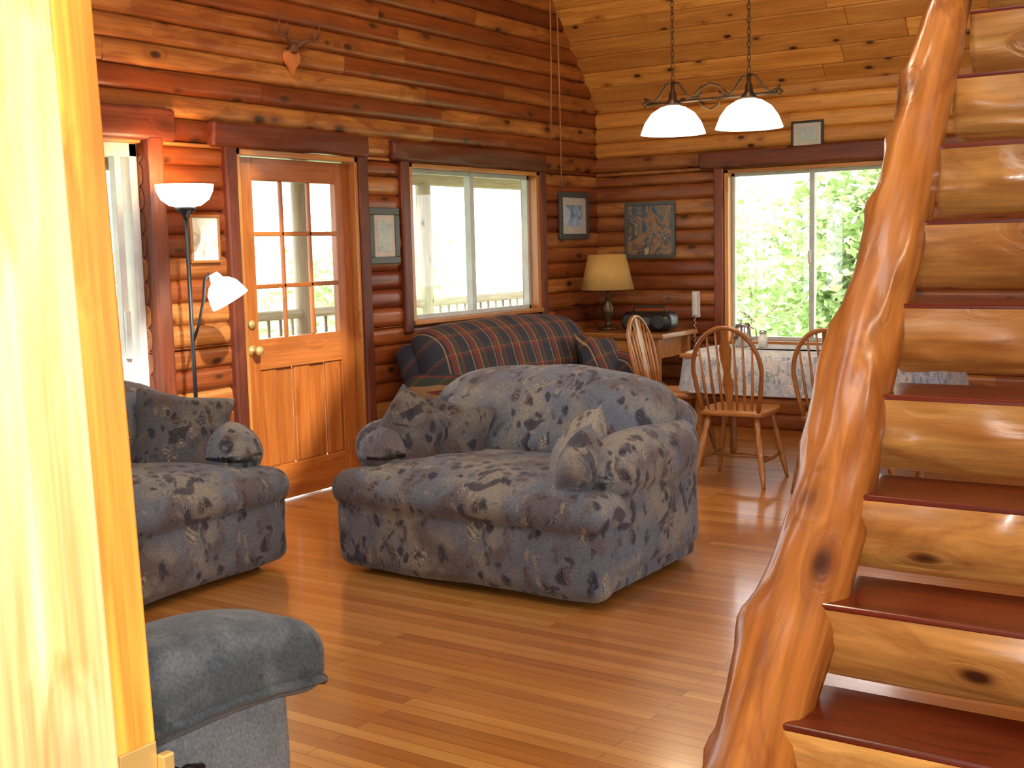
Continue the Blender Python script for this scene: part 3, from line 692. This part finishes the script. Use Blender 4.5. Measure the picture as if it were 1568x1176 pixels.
def chair(loc,rot):
    w=MB()
    w.add(soft((0.44,0.42,0.04),0.02,k=3,m=10,nz=0,shape=lambda O,u:(Vector((O.x*(1-0.12*abs(u[1])**3),O.y*(1-0.12*abs(u[0])**3),O.z-(0.01*(1-min(1,u[0]**2))*(1-min(1,u[1]**2)) if u[2]>0 else 0))))),M_oak,T((0,0,0.445)),True)
    L={}
    for sx in (-1,1):
        for sy in (-1,1):
            top=Vector((sx*0.15,sy*0.14,0.43)); bot=Vector((sx*0.225,sy*0.225,0.0)); L[sx,sy]=(top,bot)
            P=[bot.lerp(top,t) for t in (0,0.12,0.3,0.34,0.38,0.5,0.7,0.75,0.8,1)]
            w.tube(P,[0.011,0.015,0.021,0.016,0.021,0.023,0.021,0.014,0.020,0.017],M_oak,10)
    for sx in (-1,1):
        a=L[sx,-1][1].lerp(L[sx,-1][0],0.36); b=L[sx,1][1].lerp(L[sx,1][0],0.36)
        w.tube([a,a.lerp(b,0.5),b],[0.008,0.014,0.008],M_oak,8)
    a=(L[-1,-1][1].lerp(L[-1,-1][0],0.36)+L[-1,1][1].lerp(L[-1,1][0],0.36))/2; b=Vector((-a.x,a.y,a.z)); w.tube([a,a.lerp(b,0.5),b],[0.008,0.014,0.008],M_oak,8)
    def bp(x,z): return Vector((x,-0.18-0.22*(z-0.46),z))
    hoop=[]
    for i in range(25):
        a=PI*i/24; hoop.append(bp(-0.215*math.cos(a),0.70+0.27*math.sin(a)))
    hoop=[bp(-0.175,0.455),bp(-0.20,0.58)]+hoop+[bp(0.20,0.58),bp(0.175,0.455)]
    w.tube(hoop,0.0145,M_oak,8)
    for i in (-3,-2,-1,1,2,3):
        x0=i*0.045; x1=i*0.056; zt=0.70+0.27*math.sqrt(max(0,1-(x1/0.215)**2))
        w.tube([bp(x0,0.46),bp((x0+x1)/2,0.6),bp(x1,zt)],[0.007,0.010,0.006],M_oak,6)
    pr=[(0.016,0.46),(0.02,0.54),(0.036,0.62),(0.02,0.70),(0.034,0.78),(0.038,0.84),(0.02,0.90),(0.018,0.965)]
    vs=[];fs=[]
    for hw,z in pr:
        for dx,dy in ((-hw,-0.005),(hw,-0.005),(hw,0.005),(-hw,0.005)): vs.append(bp(dx,z)+Vector((0,dy,0)))
    for i in range(len(pr)-1):
        for j in range(4): k=(j+1)%4; fs.append([i*4+j,i*4+k,(i+1)*4+k,(i+1)*4+j])
    fs+= [[0,1,2,3],[28,31,30,29]]
    w.add((vs,fs),M_oak,ax='z')
    return w.obj('dining_chair',loc,rot)
chair((-2.88,6.86,0),3)
chair((-2.22,6.84,0),-4)
chair((-3.64,7.50,0),-85)

# ------------------------------------------------------------ staircase
w=MB()
def ty(i): return 2.49+0.193*i
def tz(i): return 0.676+0.21*i
for i in range(-3,11):
    z=tz(i); y=ty(i)
    hgt=0.182+random.uniform(-0.010,0.006)
    if z<hgt+0.02: hgt=max(0.03,z-0.002)
    nP=26; prof=[]; dep=0.27; e1=random.uniform(0.6,0.85)
    for q in range(nP+1):
        a=PI*q/nP
        yy=y+dep/2-dep/2*(abs(math.cos(a))**e1)*math.copysign(1,math.cos(a)); zz=z-0.012-hgt*(max(0.0,math.sin(a))**0.66)
        prof.append((yy,zz))
    nX=70; vs=[];fs=[];XA,XB=-0.875,0.34
    bumps=[(random.uniform(XA,XB),random.uniform(z-hgt,z-0.03),random.uniform(0.010,0.022)) for _ in range(6)]
    for k in range(nX+1):
        x=XA+(XB-XA)*k/nX
        for (yy,zz) in prof:
            d=noise.noise(Vector((x*2.0,yy*4,zz*6+i*3.3)))*0.038+noise.noise(Vector((x*6,yy*12,zz*22+i*3.3)))*0.016
            for bx,bz,ba in bumps: d+=ba*math.exp(-((x-bx)/0.045)**2-((zz-bz)/0.03)**2)
            f=max(0,min(1,(z-0.012-zz)/0.03))
            vs.append(Vector((x,yy-d*(1 if yy<y+0.15 else 0)*f,zz+(d*0.5 if zz<z-0.05 else 0))))
    m=nP+1
    for k in range(nX):
        for q in range(m-1): fs.append([k*m+q,(k+1)*m+q,(k+1)*m+q+1,k*m+q+1])
    fs.append(list(range(m))); fs.append([nX*m+q for q in range(m)][::-1])
    w.add((vs,fs),M_tread,None,True)
    w.box((XA,y+0.002,z-0.016),(XB,y+dep-0.002,z),M_tredtop,0.005)
def stringer(X,seed,knots):
    P=[];Rd=[]
    n=150
    for k in range(n+1):
        t=k/n; yy=1.995+2.85*t; z=(yy-1.995)*1.165
        P.append((X+0.020*math.sin(PI*min(t/0.66,1.2))+0.004*math.sin(t*31+seed),yy,max(0.0,z)))
        r=0.105-0.038*t if t<0.45 else max(0.055,0.088-0.125*(t-0.45))
        Rd.append(r+0.004*math.sin(t*23+seed))
    v,f,lc=tube(P,Rd,44,0.20)
    out=[]
    for p in v:
        q=Vector(p)
        for c,rad,amp in knots:
            d=(q-Vector(c)).length
            if d<rad*2.2:
                tt=max(0,min(n,int((q.y-1.995)/2.85*n))); axp=Vector(P[tt]); dr=(q-axp)
                if dr.length>1e-4: q=q+dr.normalized()*amp*math.exp(-(d/rad)**2)
        out.append(q)
    w.add((out,f),M_string,None,True,rnd=0.75,lc=lc)
KN=[((-1.03,2.47),0.06,0.028),((-1.0,2.40),0.03,0.018),((-1.02,3.28),0.055,0.026),((-1.04,2.78),0.035,0.016),((-1.05,2.15),0.04,0.020),((-1.0,3.6),0.04,0.018),((-1.03,3.02),0.028,0.016),((-1.04,2.62),0.025,0.014),((-1.02,2.28),0.03,0.016),((-1.0,3.45),0.03,0.014)]
KN=[((a,b,(b-1.995)*1.165+0.05),r,amp) for (a,b),r,amp in KN]
stringer(-0.945,0.4,KN); stringer(0.42,2.0,[])
w.obj('staircase')

# ------------------------------------------------------------ outside
w=MB()
w.box((-8.2,0.5,-0.12),(-A-0.2,13.2,-0.04),M_porch,0.005,ax='y')
for y in (1.2,3.3,5.6,8.12,9.96,12.3): w.tube([(-7.7,y,-0.6),(-7.7,y,2.2)],[0.09,0.08],M_porch,12,jit=0.1)
w.tube([(-7.7,0.5,2.24),(-7.7,13.2,2.24)],0.10,M_porch,12,jit=0.1)
for z in (0.28,0.92): w.tube([(-7.7,0.5,z),(-7.7,13.2,z)],0.045,M_porch,10)
for k in range(84):
    y=0.6+k*0.15; w.tube([(-7.7,y,0.28),(-7.7,y,0.92)],0.016,M_porch,6)
w.box((-8.3,0.3,2.35),(-A-0.2,13.3,2.41),M_porch,0.005,ax='y')
w.obj('porch')
w=MB()
w.box((-60,-40,-1.1),(40,70,-1.0),M_ground,0.01); w.obj('ground')
def tree(name,loc,h,rad,n,seed):
    random.seed(seed); w=MB()
    w.tube([(0,0,0),(0.1,0,h*0.4),(0,0.1,h*0.9)],[0.16,0.12,0.03],M_porch,8)
    cl=[]
    for i in range(26):
        z=h*random.uniform(0.12,1.0); rr_=rad*(1.15-0.55*z/h); a=random.uniform(0,2*PI); q=rr_*math.sqrt(random.random())
        cl.append((Vector((q*math.cos(a),q*math.sin(a),z)),random.uniform(0.5,0.95)))
        w.tube([(0,0,max(0.3,z-0.5)),cl[-1][0]],[0.03,0.012],M_porch,5)
    buckets=5
    for b in range(buckets):
        vs=[];fs=[]
        for i in range(n//buckets):
            c,r=random.choice(cl); d=Vector((random.gauss(0,1),random.gauss(0,1),random.gauss(0,0.8))).normalized()*r*random.random()**0.4
            p=c+d; u=Vector((random.gauss(0,1),random.gauss(0,1),random.gauss(0,0.6))).normalized(); v=u.cross(Vector((random.gauss(0,1),random.gauss(0,1),random.gauss(0,1)))).normalized()
            s=random.uniform(0.06,0.11); k=len(vs)
            vs+= [p-u*s,p+v*s*0.5,p+u*s,p-v*s*0.5]; fs.append([k,k+1,k+2,k+3])
        w.add((vs,fs),M_leaf,None,False,rnd=(b+0.5)/buckets)
    return w.obj(name,loc)
tree('tree',(-4.6,16.4,-1),3.5,1.5,13000,1); tree('tree',(-7.9,19.4,-1),2.8,1.7,6000,2); tree('tree',(-2.6,15.6,-1),5.4,1.8,18000,3)
tree('tree',(-14,7.5,-1),2.0,1.5,3000,4); tree('tree',(-15,12.8,-1),2.2,1.8,4000,5); tree('tree',(-14.5,17.0,-1),2.4,1.9,4000,6)

# ------------------------------------------------------------ light
wd=bpy.data.worlds.new('sky'); S.world=wd; wd.use_nodes=True; nt=wd.node_tree; bg=nt.nodes['Background']
bg.inputs[0].default_value=(0.96,0.98,1.0,1); bg.inputs[1].default_value=5.5
sl=bpy.data.lights.new('sun','SUN'); sl.energy=6; sl.angle=0.02; so=bpy.data.objects.new('sun',sl); S.collection.objects.link(so)
so.rotation_euler=(math.radians(55),0,math.radians(60))
fl=bpy.data.lights.new('camera_flash','AREA'); fl.energy=58; fl.size=0.08; fl.color=(1,0.93,0.84)
fo=bpy.data.objects.new('camera_flash',fl); S.collection.objects.link(fo); fo.location=(0.03,-0.02,1.58)

# ------------------------------------------------------------ camera
yaw=math.radians(33.7); p=math.atan(0.114); th=0.0244
R0=Vector((math.cos(yaw),math.sin(yaw),0)); Fh=Vector((-math.sin(yaw),math.cos(yaw),0))
F=Fh*math.cos(p)+Vector((0,0,-math.sin(p))); U0=R0.cross(F)
Rv=R0*math.cos(th)-U0*math.sin(th); Uv=U0*math.cos(th)+R0*math.sin(th)
M=Matrix((Rv,Uv,-F)).transposed().to_4x4(); M.translation=(0,0,1.47)
cam=bpy.data.cameras.new('camera'); co=bpy.data.objects.new('camera',cam); S.collection.objects.link(co); co.matrix_world=M
cam.sensor_width=36; cam.lens=36*1824/1568; cam.clip_start=0.05; S.camera=co
fo.rotation_euler=M.to_euler()
S.view_settings.view_transform='Standard'; S.view_settings.look='None'; S.view_settings.exposure=0.0
